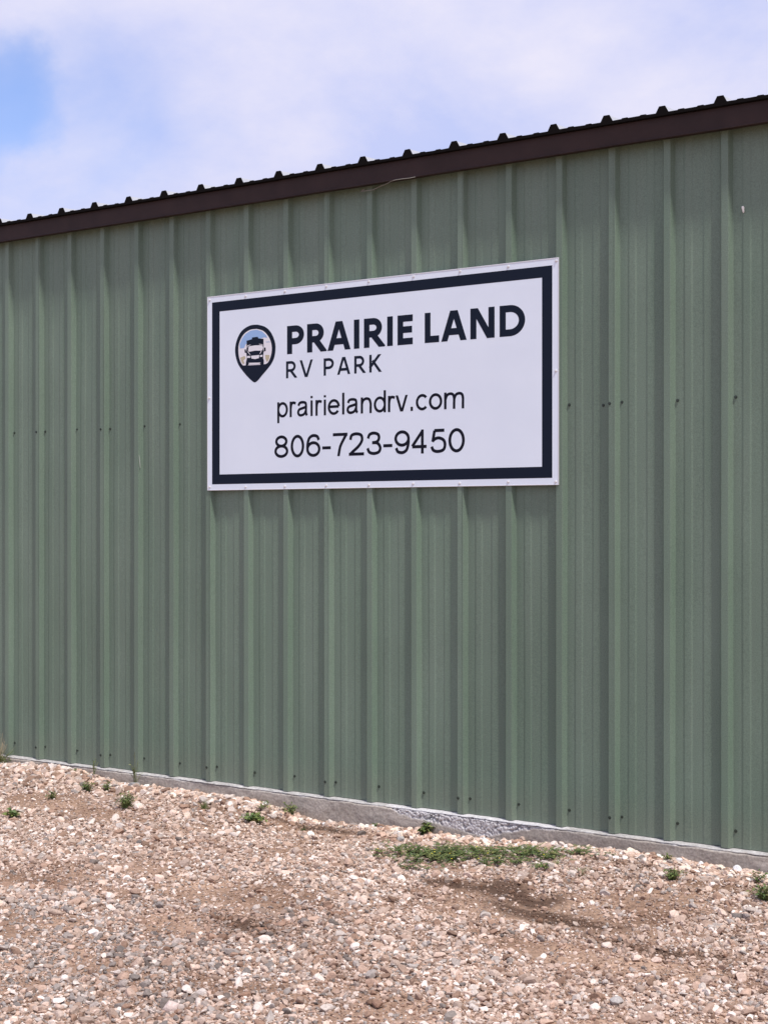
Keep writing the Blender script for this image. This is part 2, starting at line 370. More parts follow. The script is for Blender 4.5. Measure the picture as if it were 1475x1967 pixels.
# ------------------------------------------------------------------ building
bld = empty('metal_building', (0, 0, 0))
tag(bld, 'green ribbed steel building with a dark brown eave trim on a low concrete slab', 'building')
X0 = -1.321; PIT = .3048; DEP = .032; WTOP = 3.70
def profile(k0, k1, lead, tail):
    """polyline (x, y) of the sheet from rib k0 to rib k1"""
    P = []
    def rib(xc, last=False):
        if last:   # overlapping leg: covers the rib crown of the next sheet
            return [(xc-.0335, DEP), (xc-.018, -.0012), (xc+.0105, -.0012)]
        return [(xc-.0335, DEP), (xc-.018, 0), (xc+.018, 0), (xc+.0335, DEP)]
    for k in range(k0, k1+1):
        xc = X0+k*PIT
        if k == k0: P += [(xc-.017, .0012), (xc+.018, .0), (xc+.0335, DEP)]
        elif k == k1: P += rib(xc, True)
        else: P += rib(xc)
        if k < k1:
            for q in (1, 2):
                c = xc+q*PIT/3
                P += [(c-.026, DEP), (c-.015, DEP-.0036), (c+.017, DEP-.0036), (c+.025, DEP)]
    return P
def sheet(P, z0, z1, name, m, parent):
    # subdivide vertically with slight oil-canning so that reflections wander
    nz_ = 46; V = []; F = []; seed = random.random()*50
    # refine the bends with tiny radii
    Q = [P[0]]
    for i in range(1, len(P)-1):
        a, b, c = Vector(P[i-1]), Vector(P[i]), Vector(P[i+1]); r = min(.0018, (b-a).length*.3, (c-b).length*.3)
        p = b+(a-b).normalized()*r; q = b+(c-b).normalized()*r
        Q += [tuple(p), tuple((p+q)/2*.5+b*.5), tuple(q)]
    Q.append(P[-1])
    n = len(Q)
    qx = np.array([p[0] for p in Q])
    for j in range(nz_+1):
        z = z0+(z1-z0)*j/nz_
        dy = (fbm(qx*3+seed, np.full(n, z*1.1+seed), 2)-.5)*.010
        for i, p in enumerate(Q):
            V.append((p[0], p[1]+(dy[i] if p[1] > .02 else dy[i]*.25), z))
    for j in range(nz_):
        for i in range(n-1):
            F.append((j*n+i, j*n+i+1, (j+1)*n+i+1, (j+1)*n+i))
    me_o = mesh(name, V, F, m, parent, smooth=False)
    return me_o
def screw_mesh(r=.0075, m=M_screw):
    bm = bmesh.new()
    bmesh.ops.create_cone(bm, cap_ends=True, segments=20, radius1=r*1.15, radius2=r*1.05, depth=.0016, matrix=Matrix.Translation((0, 0, .0008)))
    bmesh.ops.create_cone(bm, cap_ends=True, segments=6, radius1=r*.68, radius2=r*.62, depth=.005, matrix=Matrix.Translation((0, 0, .0041)))
    me = bpy.data.meshes.new('screw'); bm.to_mesh(me); bm.free(); me.materials.append(m); return me
SCR = screw_mesh()
def screw(x, y, z, parent, me=SCR, s=1):
    o = bpy.data.objects.new('screw', me); o.location = (x+random.uniform(-.002, .002), y, z+random.uniform(-.004, .004)); o.rotation_euler = (R(90), random.random()*6, 0); o.scale = (s, s, s)
    return link(o, parent)
edges = [-20, -17, -14, -11, -8, -5, -3, 0, 3, 6, 9, 12, 15, 18, 21]
ZM = 2.262; ZB = .088
for e0, e1 in zip(edges[:-1], edges[1:]):
    p = sheet(profile(e0, e1, True, True), 0.0+.0005*(e0 % 2), WTOP, 'wall_panel', M_green, bld)
    for k in range(e0, e1):
        xc = X0+k*PIT
        for z in (ZB, ZM):
            screw(xc+.0335+.012, DEP-.001, z, p)
            if k == e0 and not (z == ZM and 0 <= k <= 8): screw(xc-.012, -.0018, z-.004, p)
            if k == 9 and z == ZM: screw(xc-.062, DEP-.001, z-.012, p)
    if e0 == -3:
        sv = []
        for i in range(9):
            t = i/8; sv += [(X0-2*PIT+.0195+t*.006, .0040+t*.004, 1.99+.085*(1-t)), (X0-2*PIT+.0215+t*.006+.003*math.sin(t*3.1), .0075+t*.006, 1.99+.085*(1-t))]
        mesh('scratch', [(v[0]+.002, v[1]-.003, v[2]) for v in sv], [(2*i, 2*i+1, 2*i+3, 2*i+2) for i in range(8)], M_scuff, p)
XL = X0-20*PIT; XR = X0+21*PIT; DEEP = 9.0
# gable ends and back wall, corrugated the same way, plus the roof
def ribline(L):
    P = [(0, 0)]; n = int(L/PIT)
    for k in range(n):
        c = .15+k*PIT
        if c+.04 > L: break
        P += [(c-.0335, 0), (c-.018, -DEP), (c+.018, -DEP), (c+.0335, 0)]
    P.append((L, 0)); return P
RS = 1/12
def gable(x, sgn, name):
    V = []; F = []
    P = ribline(DEEP)
    for s, d in P:
        yy = s; V += [(x-sgn*d, yy+.03, 0), (x-sgn*d, yy+.03, WTOP-.02+min(s, DEEP-s)*RS)]
    for i in range(len(P)-1): F.append((2*i, 2*i+2, 2*i+3, 2*i+1))
    mesh(name, V, F, M_green, bld)
gable(XL-.02, -1, 'end_wall'); gable(XR-.02, 1, 'end_wall')
P = ribline(XR-XL-.04); V = []; F = []
for s, d in P: V += [(XL+.01+s, DEEP+.03-d, 0), (XL+.01+s, DEEP+.03-d, WTOP-.03)]
for i in range(len(P)-1): F.append((2*i, 2*i+2, 2*i+3, 2*i+1))
mesh('back_wall', V, F, M_green, bld)
# corner trims
for x in (XL, XR-.018):
    b = Bx(); b.box(x-.05, x+.05, -.004, .09, 0.01, WTOP-.01); bevel(mesh('corner_trim', b.V, b.F, M_brown, bld), .003)
# roof sheet with ribs ending above the eave trim
ZR = 3.716; YF = -.078
P = [(XL-.12, 0)]; k = -20
while X0+k*PIT < XR+.05:
    c = X0+k*PIT+.006
    P += [(c-.034, 0), (c-.016, .033), (c+.016, .033), (c+.034, 0)]
    for q in (1, 2):
        m_ = c+q*PIT/3; P += [(m_-.02, 0), (m_-.014, .004), (m_+.014, .004), (m_+.02, 0)]
    k += 1
P.append((XR+.16, 0))
def roofpart(y0, y1, z0, z1, name):
    V = []; F = []
    n = len(P); T = .0022
    wob = [(fbm(np.array([p[0]*7.]), np.array([2.]), 3)[0]-.5)*.006 for p in P]
    for (yy, zz, f) in ((y0, z0, 1), (y1, z1, 0)):
        for i, p in enumerate(P): V.append((p[0], yy, zz+p[1]+wob[i]*f))
        for i, p in enumerate(P): V.append((p[0], yy, zz+p[1]-T+wob[i]*f))
    for i in range(n-1):
        F.append((i, i+1, 2*n+i+1, 2*n+i)); F.append((n+i, 3*n+i, 3*n+i+1, n+i+1)); F.append((i, n+i, n+i+1, i+1))
    return mesh(name, V, F, M_roof, bld)
ym = DEEP/2+.03
rf = roofpart(YF, ym, ZR, ZR+(ym-YF)*RS, 'roof')
roofpart(DEEP+.13, ym, ZR, ZR+(ym-YF)*RS, 'roof')
b = Bx(); b.box(XL-.1, XR+.14, ym-.16, ym+.16, ZR+(ym-YF)*RS+.03, ZR+(ym-YF)*RS+.045); mesh('ridge_cap', b.V, b.F, M_brown, bld)
# dark end closures filling every rib, flush with the sheet end, and the painted drip edge they sit on
V = []; F = []; nP = len(P)
for yy in (YF-.0035, YF+.02):
    for i, p in enumerate(P):
        wv = (fbm(np.array([p[0]*7.]), np.array([2.]), 3)[0]-.5)*.006
        V += [(p[0], yy, ZR-.014), (p[0], yy, ZR+p[1]+wv+.0006+(.0012 if yy < YF else -.0035))]
for i in range(nP-1):
    F.append((2*i, 2*i+2, 2*i+3, 2*i+1)); F.append((2*i+1, 2*i+3, 2*nP+2*i+3, 2*nP+2*i+1)); F.append((2*i, 2*nP+2*i, 2*nP+2*i+2, 2*i+2))
mesh('closure_strip', V, F, M_dark, bld)
# eave trim: bent steel swept along the wall, in three lengths that lap
prof = [(-.005, 3.712), (-.0505, 3.708), (-.056, 3.70), (-.050, 3.604), (-.053, 3.598), (-.058, 3.5945), (-.0575, 3.5925), (-.050, 3.594), (-.046, 3.597), (-.001, 3.599)]
segs = [(XL-.1, X0+2.55*PIT, 0), (X0+2.45*PIT, X0+12.6*PIT, -.0016), (X0+12.5*PIT, XR+.12, 0)]
for a, b_, o_ in segs:
    V = []; F = []; nx_ = int((b_-a)/.12)+2; n = len(prof)
    for i in range(nx_):
        xx = a+(b_-a)*i/(nx_-1); wv = (fbm(np.array([xx*2.]), np.array([3.]), 3)[0]-.5)*.006
        for j, (py, pz) in enumerate(prof): V.append((xx, py+o_+wv*(.4 if j in (1, 2) else 1 if 2 < j < 9 else 0), pz+wv*(.7 if j > 2 else .2)))
    for i in range(nx_-1):
        for j in range(n-1): F.append((i*n+j, (i+1)*n+j, (i+1)*n+j+1, i*n+j+1))
    mesh('eave_trim', V, F, M_brown, bld)

# foundation: slab edge with rough lip and a honeycombed stretch
LIP = -.024
xs = np.concatenate([np.arange(XL-.02, -3.6, .03), np.arange(-3.6, 3.2, .0042), np.arange(3.2, XR+.03, .03)])
LIP = -.024
top = [(.034, 0), (.018, 0), (.004, 0), (-.010, 0), (-.022, .0)]
cz = np.concatenate([np.linspace(0, -.15, 37), [-.2, -.28]])
pebx = rng.uniform(.02, 1.15, 1500); pebz = rng.uniform(-.15, .02, 1500); pebr = rng.uniform(.008, .0145, 1500)
def honey(x, z):
    """1 inside the honeycombed zone"""
    lo = np.interp(x, [.02, .12, .33, .50, .60, .68, .78, .93, 1.12, 1.2], [0, -.045, -.07, -.082, -.108, -.115, -.08, -.040, -.016, 0])
    lo = lo+(fbm(x*14, z*14+3, 3)-.5)*.03
    inx = (x > .02) & (x < 1.16)
    return np.clip((z-lo)/.010, 0, 1)*inx
rows = []
nxs = len(xs)
rug = fbm(xs*22, xs*0+4, 4)-.5; rug2 = fbm(xs*3, xs*0+14, 3)-.5
for (yy, _) in top:
    t = (.034-yy)/(.034-LIP)
    zz = -.002-(t**3)*(.004+.012*np.clip(rug+.3, 0, 1))+(fbm(xs*60, xs*0+yy*200, 3)-.5)*.004*t
    rows.append((np.full(nxs, yy)+0, zz))
for z in cz:
    e = np.clip(-z/.02, 0, 1)
    yy = LIP+.010*(1-e)**2+rug2*.016+(fbm(xs*26, np.full(nxs, z*26.), 4)-.5)*.006 + rug*.010*(1-e)
    zz = np.full(nxs, z)-.009*(1-e)-.004*np.clip(rug+.3, 0, 1)*(1-e)
    H = honey(xs, zz)
    if H.max() > 0 and z > -.14:
        # nearest aggregate pebble decides the bump
        d = np.full(nxs, 9.)
        near = np.abs(pebz-z) < .0146
        for px_, pz_, pr_ in zip(pebx[near], pebz[near], pebr[near]):
            i0 = np.searchsorted(xs, px_-.015); i1 = np.searchsorted(xs, px_+.015)
            q = ((xs[i0:i1]-px_)**2+(z-pz_)**2)/(pr_*pr_)
            d[i0:i1] = np.minimum(d[i0:i1], q)
        bump = np.sqrt(np.clip(1-d, 0, 1))
        yy = yy+H*(.026-.026*bump)
    rows.append((yy, zz))
V = np.stack([np.stack([xs, a, b_], -1) for a, b_ in rows], 0); nr = len(rows)
idx = np.arange(nr*nxs).reshape(nr, nxs)
F = np.stack([idx[:-1, :-1], idx[1:, :-1], idx[1:, 1:], idx[:-1, 1:]], -1).reshape(-1, 4)
Vf = V.reshape(-1, 3)
hh = honey(Vf[:, 0], Vf[:, 2])[:, None]
st = fbm(Vf[:, 0]*4+7, Vf[:, 2]*14+5, 4)[:, None]
st2 = np.clip((fbm(Vf[:, 0]*2.3+27, Vf[:, 2]*9+15, 5)-.5)*5, 0, 1)[:, None]
cb = np.array([.31, .27, .23])*(1-st)+np.array([.48, .44, .395])*st
cb = cb*(1-st2*.5)+np.array([.19, .17, .16])*st2*.5
lipc = np.clip((Vf[:, 2]+.013+.022*(fbm(Vf[:, 0]*14, Vf[:, 1]*30, 4)-.5))/.006, 0, 1)[:, None]
lipn = (.27+.30*fbm(Vf[:, 0]*35, Vf[:, 1]*60+Vf[:, 2]*60, 4))[:, None]
cb = cb*(1-lipc)+lipn*np.array([1, .97, .95])*lipc
cb = cb*(1-hh*.75)+np.array([.56, .55, .565])*hh*.75
M_found = tint_mat('slab_concrete', .92, .22, 75, .7)
fnd = npmesh('foundation', Vf, F, M_found, bld, col=cb, smooth=True)
b = Bx(); b.box(XL-.02, XR+.02, .0345, DEEP+.1, -.28, -.004); mesh('floor_slab', b.V, b.F, M_conc, bld)

# ------------------------------------------------------------------ loose things on the wall
def tube(pts, r, m, name, parent=None, seg=6):
    V = []; F = []; P = [Vector(p) for p in pts]
    for i, p in enumerate(P):
        t = (P[min(i+1, len(P)-1)]-P[max(i-1, 0)]).normalized(); u = t.cross(Vector((0, 0, 1)));
        if u.length < .1: u = t.cross(Vector((0, 1, 0)))
        u.normalize(); v = t.cross(u)
        for a in range(seg): V.append(p+(u*math.cos(a*6.2832/seg)+v*math.sin(a*6.2832/seg))*r)
    for i in range(len(P)-1):
        for a in range(seg): F.append((i*seg+a, i*seg+(a+1) % seg, (i+1)*seg+(a+1) % seg, (i+1)*seg+a))
    F.append(tuple(range(seg))); F.append(tuple(range((len(P)-1)*seg, len(P)*seg)))
    return mesh(name, V, F, m, parent, True)
wire = empty('loose_wire', (-.135, -.02, 3.57))
tag(wire, 'thin pale loose wire sagging below the brown eave trim above the sign', 'wire')
wp = [(-.14, -.022, 3.570), (-.118, -.026, 3.566), (-.09, -.024, 3.567), (-.06, -.02, 3.567), (-.03, -.028, 3.573), (.0, -.034, 3.578), (.03, -.040, 3.581), (.06, -.05, 3.584), (.085, -.058, 3.590), (.12, -.062, 3.592), (.17, -.062, 3.5915), (.21, -.0605, 3.590), (.25, -.060, 3.592)]
tube([(a+.135, b_+.02, c_-3.57) for a, b_, c_ in wp], .0022, M_wire, 'strand', wire)
V = []; F = []
for i in range(16):
    a = random.uniform(0, 6.28); e = random.uniform(-.8, .8); d = Vector((math.cos(a)*math.cos(e), -.3+.3*math.sin(a), math.sin(e)))*random.uniform(.010, .02)
    q = Vector((random.uniform(-.003, .003), 0, random.uniform(-.002, .002))); n = len(V)
    V += [q, q+d+Vector((.003, 0, 0)), q+d+Vector((-.001, .001, .003)), q+Vector((-.003, -.002, 0))]; F += [(n, n+1, n+2), (n, n+2, n+3), (n, n+3, n+1)]
mesh('frayed_end', V, F, M_wire, wire)
V, F = ico(3); Pq = V*np.array([.006, .004, .017]); Pq[:, 0] += (V[:, 2] > 0)*.5*V[:, 2]*.012*np.sign(V[:, 0])*.6+V[:, 2]*-.002
Pq *= (1+.35*(fbm(V[:, 0]*4+3, V[:, 2]*4+V[:, 1]*3, 3)-.5))[:, None]
o = npmesh('paper_scrap', Pq, F, M_scrap); o.location = (2.118, DEP-.006, 3.197)
tag(o, 'tiny crumpled white scrap stuck to the green wall at upper right', 'scrap')

# ------------------------------------------------------------------ sign
SX0, SX1, SZ0, SZ1 = -1.321, 1.1174, 1.8357, 3.0549
sign = empty('park_sign', ((SX0+SX1)/2, 0, SZ0)); OX, OZ = (SX0+SX1)/2, SZ0
tag(sign, 'large white rectangular sign with navy border and RV park name, website and phone number', 'sign')
b = Bx(); b.box(SX0-OX, SX1-OX, -.0052, -.0016, 0, SZ1-SZ0)
pn = mesh('sign_panel', b.V, b.F, M_sign, sign); bevel(pn, .0008)
# thin folded edge round the panel
b = Bx(); w_, h_ = SX1-SX0, SZ1-SZ0; x0, x1 = SX0-OX, SX1-OX; e = .0035
b.box(x0-.0012, x0+e, -.0068, -.0012, -.0012, h_+.0012); b.box(x1-e, x1+.0012, -.0068, -.0012, -.0012, h_+.0012)
b.box(x0+e, x1-e, -.0066, -.0013, -.0012, e); b.box(x0+e, x1-e, -.0066, -.0013, h_-e, h_+.0012)
bevel(mesh('edge_frame', b.V, b.F, M_signedge, sign), .0006)
YD = -.0056
V = []; a, c_ = .0375, .0985
for d in (a, c_): V += [(x0+d, YD, d), (x1-d, YD, d), (x1-d, YD, h_-d), (x0+d, YD, h_-d)]
mesh('border_band', V, [(0, 1, 5, 4), (1, 2, 6, 5), (2, 3, 7, 6), (3, 0, 4, 7)], M_navy, sign)
WS = screw_mesh(.0075, M_wscrew)
for k in range(9):
    xx = X0+k*PIT-OX + (.018 if k == 0 else -.016 if k == 8 else 0)
    screw(xx, -.0052, .017, sign, WS); screw(xx, -.0052, h_-.017, sign, WS)
screw(x0+.014, -.0052, h_*.5-.03, sign, WS); screw(x1-.014, -.0052, h_*.5, sign, WS)

# lettering: strokes cut from vinyl.  A glyph is a list of centre lines in a 0..1 box.
def arc(cx, cy, rx, ry, a0, a1, n=22):
    return [(cx+rx*math.cos(R(a0+(a1-a0)*i/n)), cy+ry*math.sin(R(a0+(a1-a0)*i/n))) for i in range(n+1)]
def cr_(pts, n=8):
    o = []
    for i in range(len(pts)-1):
        p0 = pts[max(i-1, 0)]; p1 = pts[i]; p2 = pts[i+1]; p3 = pts[min(i+2, len(pts)-1)]
        for k in range(n):
            t = k/n; o.append(tuple(.5*((2*p1[j])+(-p0[j]+p2[j])*t+(2*p0[j]-5*p1[j]+4*p2[j]-p3[j])*t*t+(-p0[j]+3*p1[j]-3*p2[j]+p3[j])*t**3) for j in (0, 1)))
    o.append(tuple(pts[-1])); return o
ST = lambda u: ([(u, 0), (u, 1)], 1)
G = {
 'P': [ST(0), ([(0, 1)]+[(.5, 1)]+arc(.5, .715, .5, .285, 90, -90)+[(0, .43)], 0)],
 'R': [ST(0), ([(0, 1)]+[(.48, 1)]+arc(.48, .72, .46, .28, 90, -90)+[(0, .44)], 0), ([(.45, .44), (1, 0)], 2)],
 'A': [([(.02, 0), (.47, 1)], 3), ([(.98, 0), (.53, 1)], 3), ([(.2, .25), (.8, .25)], 0)],
 'I': [ST(.5)], 'E': [ST(0), ([(0, 1), (1, 1)], 4), ([(0, .51), (.93, .51)], 4), ([(0, 0), (1, 0)], 4)],
 'L': [ST(0), ([(0, 0), (1, 0)], 4)], 'N': [ST(0), ST(1), ([(0.05, 1), (.95, 0)], 3)],
 'D': [ST(0), ([(0, 1), (.38, 1)]+arc(.38, .5, .62, .5, 90, -90)+[(0, 0)], 0)],
 'V': [([(0.02, 1), (.48, 0)], 3), ([(.98, 1), (.52, 0)], 3)],
 'K': [ST(0), ([(.06, .36), (.93, 1)], 3), ([(.34, .56), (1, 0)], 3)],
 'p': [([(0, -.43), (0, 1)], 1), (arc(.5, .5, .5, .5, 0, 360, 40), 0)],
 'r': [ST(0), (cr_([(0, .5), (.14, .84), (.5, 1.0), (1.15, .95)]), 0)],
 'a': [(cr_([(.04, .74), (.18, .95), (.5, 1), (.82, .94), (.9, .72), (.89, .3), (.93, .08), (1.02, -.02)]), 0), (cr_([(.89, .62), (.5, .54), (.12, .44), (.0, .22), (.12, .04), (.38, 0), (.7, .1), (.89, .36)]), 0)],
 'i': [ST(.5), ([(.5, 1.27), (.5, 1.44)], 5)], 'l': [([(.5, 0), (.5, 1.44)], 1)],
 'e': [([(0.02, .53), (.99, .53)], 0), (arc(.5, .5, .5, .5, 4, 325, 36), 0)],
 'n': [ST(0), (cr_([(0, .58), (.16, .88), (.5, 1), (.84, .92), (1, .62), (1, .3)]), 0), ([(1, 0), (1, .32)], 6)],
 'd': [([(1, 0), (1, 1.44)], 1), (arc(.5, .5, .5, .5, 0, 360, 40), 0)],
 'v': [([(0.02, 1), (.48, 0)], 3), ([(.98, 1), (.52, 0)], 3)], '.': [([(.5, 0), (.5, .02)], 5)],
 'c': [(arc(.52, .5, .52, .5, 42, 318, 34), 0)], 'o': [(arc(.5, .5, .5, .5, 0, 360, 40), 0)],
 'm': [ST(0), (cr_([(0, .58), (.1, .9), (.28, 1), (.44, .92), (.5, .66), (.5, .3)]), 0), ([(.5, 0), (.5, .32)], 6), (cr_([(.5, .58), (.6, .9), (.78, 1), (.94, .92), (1, .66), (1, .3)]), 0), ([(1, 0), (1, .32)], 6)],
 '8': [(arc(.5, .765, .43, .235, 0, 360, 34), 0), (arc(.5, .265, .5, .265, 0, 360, 34), 0)],
 '0': [(arc(.5, .5, .5, .5, 0, 360, 44), 0)],
 '6': [(arc(.5, .32, .5, .32, 0, 360, 36), 0), (cr_([(.0, .34), (.02, .6), (.14, .86), (.36, .98), (.6, 1), (.84, .94), (.96, .77)]), 0)],
 '9': [(arc(.5, .68, .5, .32, 0, 360, 36), 0), (cr_([(1, .66), (.98, .4), (.86, .14), (.64, .02), (.4, 0), (.16, .06), (.04, .23)]), 0)],
 '7': [([(0, 1), (1, 1)], 4), (cr_([(1, .99), (.72, .68), (.5, .38), (.38, .0), (.36, -.08)]), 7)],
 '2': [(cr_([(.02, .71), (.12, .93), (.48, 1), (.86, .93), (.95, .72), (.83, .52), (.55, .31), (.2, .12), (.02, -.0)]), 0), ([(0, 0), (1, 0)], 4)],
 '3': [(cr_([(.04, .74), (.15, .93), (.47, 1), (.82, .93), (.9, .74), (.74, .57), (.36, .53)]), 0), (cr_([(.36, .53), (.78, .5), (1, .28), (.88, .07), (.5, 0), (.14, .07), (0, .27)]), 0)],
 '4': [([(.72, 0), (.72, 1)], 1), ([(.70, .98), (.0, .28)], 0), ([(0, .26), (1.02, .26)], 0)],
 '5': [([(.2, 1), (.95, 1)], 0), ([(.22, 1.0), (.08, .47)], 0), (cr_([(.06, .48), (.25, .60), (.55, .64), (.88, .54), (1, .32), (.88, .08), (.48, 0), (.14, .06), (0, .24)]), 0)],
 '-': [([(0, .36), (1, .36)], 4)],
}
def strip(pts, wd):
    pts = [p for i, p in enumerate(pts) if i == 0 or math.dist(p, pts[i-1]) > 1e-7]
    n = len(pts); L = []; Rr = []
    closed = n > 3 and math.dist(pts[0], pts[-1]) < 1e-6
    for i, p in enumerate(pts):
        a = pts[i-1] if i else (pts[-2] if closed else None); b = pts[i+1] if i < n-1 else (pts[1] if closed else None)
        d1 = Vector((p[0]-a[0], p[1]-a[1])).normalized() if a else None
        d2 = Vector((b[0]-p[0], b[1]-p[1])).normalized() if b else None
        if d1 is None: d1 = d2
        if d2 is None: d2 = d1
        t = (d1+d2).normalized(); nn = Vector((-t.y, t.x)); k = wd/2/max(.6, nn.dot(Vector((-d1.y, d1.x))))
        L.append((p[0]+nn.x*k, p[1]+nn.y*k)); Rr.append((p[0]-nn.x*k, p[1]-nn.y*k))
    return L, Rr
def clip(poly, lo, hi):
    for sgn, lim in ((1, lo), (-1, hi)):
        o = []
        for i in range(len(poly)):
            a, b = poly[i], poly[(i+1) % len(poly)]; ia = sgn*(a[1]-lim) >= -1e-9; ib = sgn*(b[1]-lim) >= -1e-9
            if ia: o.append(a)
            if ia != ib:
                t = (lim-a[1])/(b[1]-a[1]); o.append((a[0]+(b[0]-a[0])*t, lim))
        poly = o
        if len(poly) < 3: return []
    return poly
def text(line, spans, z0, z1, wd, m, label, wh=None):
    """spans: left/right edge of every glyph on the sign, metres"""
    e = bpy.data.objects.new('lettering', None); e.empty_display_size = .05; link(e, sign); e['label'] = label
    lay = 0
    for ch, (gx0, gx1) in zip(line, spans):
        if wd < .02 and ch not in 'il.': gx0 -= .0025; gx1 += .0035
        V = []; F = []
        thin = min(wd, gx1-gx0)
        for pts, fl in G[ch]:
            ww = wd if len(pts) < 3 or wh is None else wh
            U = lambda u: gx0+thin/2+u*(gx1-gx0-thin)
            W = lambda v: z0+wd/2+v*(z1-z0-wd)
            q = [(U(u), W(v) if fl != 3 else z0+v*(z1-z0)) for u, v in pts]
            q = [p for i, p in enumerate(q) if i == 0 or math.dist(p, q[i-1]) > 1e-7]
            lo, hi = -9, 9
            if fl in (1, 2, 3, 5, 7, 6):
                lo, hi = z0, z1
                if min(p[1] for p in pts) < -.2: lo = W(-.43)-wd/2
                if max(p[1] for p in pts) > 1.2: hi = W(1.44)+wd/2
            if fl in (1, 2, 3, 5, 6) :
                a, b = Vector(q[0]), Vector(q[-1]); d = (b-a).normalized()*wd*.9
                if fl == 6: q[0] = tuple(a-d)
                elif fl == 5 and ch == 'i': pass
                else:
                    if fl != 2: q[0] = tuple(a-d)
                    q[-1] = tuple(b+d)
            if fl == 4:
                q[0] = (q[0][0]-(wd/2 if ch in '72-' else 0), q[0][1]); q[-1] = (q[-1][0]+wd/2, q[-1][1])
            if ch == '-': q = [(gx0, q[0][1]), (gx1, q[1][1])]
            L, Rr = strip(q, ww); yy = YD-.00006*lay; lay = (lay+1) % 5
            for i in range(len(q)-1):
                poly = clip([Rr[i], Rr[i+1], L[i+1], L[i]], lo, hi)
                if poly:
                    n = len(V); V += [(p[0]-OX, yy, p[1]-OZ) for p in poly]; F.append(tuple(range(n, n+len(poly))))
        mesh('letter' if ch.isalpha() else 'digit' if ch.isdigit() else 'punctuation', V, F, m, e)
    return e
sp = lambda s: [tuple(float(v) for v in a.split(',')) for a in s.split()]
text('PRAIRIELAND', sp('-0.696,-0.569 -0.546,-0.418 -0.398,-0.229 -0.207,-0.168 -0.136,-0.005 0.024,0.065 0.096,0.199 0.279,0.374 0.386,0.554 0.576,0.729 0.760,0.917'), 2.6535, 2.8245, .0385, M_navy, 'bold navy words PRAIRIE LAND')
text('RVPARK', sp('-0.701,-0.631 -0.600,-0.506 -0.422,-0.354 -0.325,-0.235 -0.202,-0.134 -0.096,-0.017'), 2.508, 2.611, .0165, M_navy, 'thinner navy words RV PARK')
text('prairielandrv.com', sp('-0.768,-0.693 -0.674,-0.631 -0.618,-0.543 -0.521,-0.505 -0.482,-0.439 -0.423,-0.408 -0.392,-0.310 -0.290,-0.275 -0.257,-0.179 -0.156,-0.085 -0.065,0.013 0.033,0.077 0.084,0.163 0.184,0.200 0.222,0.299 0.309,0.391 0.409,0.533'), 2.2715, 2.3655, .0160, M_black, 'black website line')
text('806-723-9450', sp('-0.790,-0.690 -0.666,-0.571 -0.550,-0.451 -0.432,-0.376 -0.355,-0.256 -0.240,-0.139 -0.117,-0.017 0.001,0.057 0.077,0.176 0.189,0.295 0.318,0.418 0.437,0.537'), 2.026, 2.163, .0182, M_black, 'black phone number')

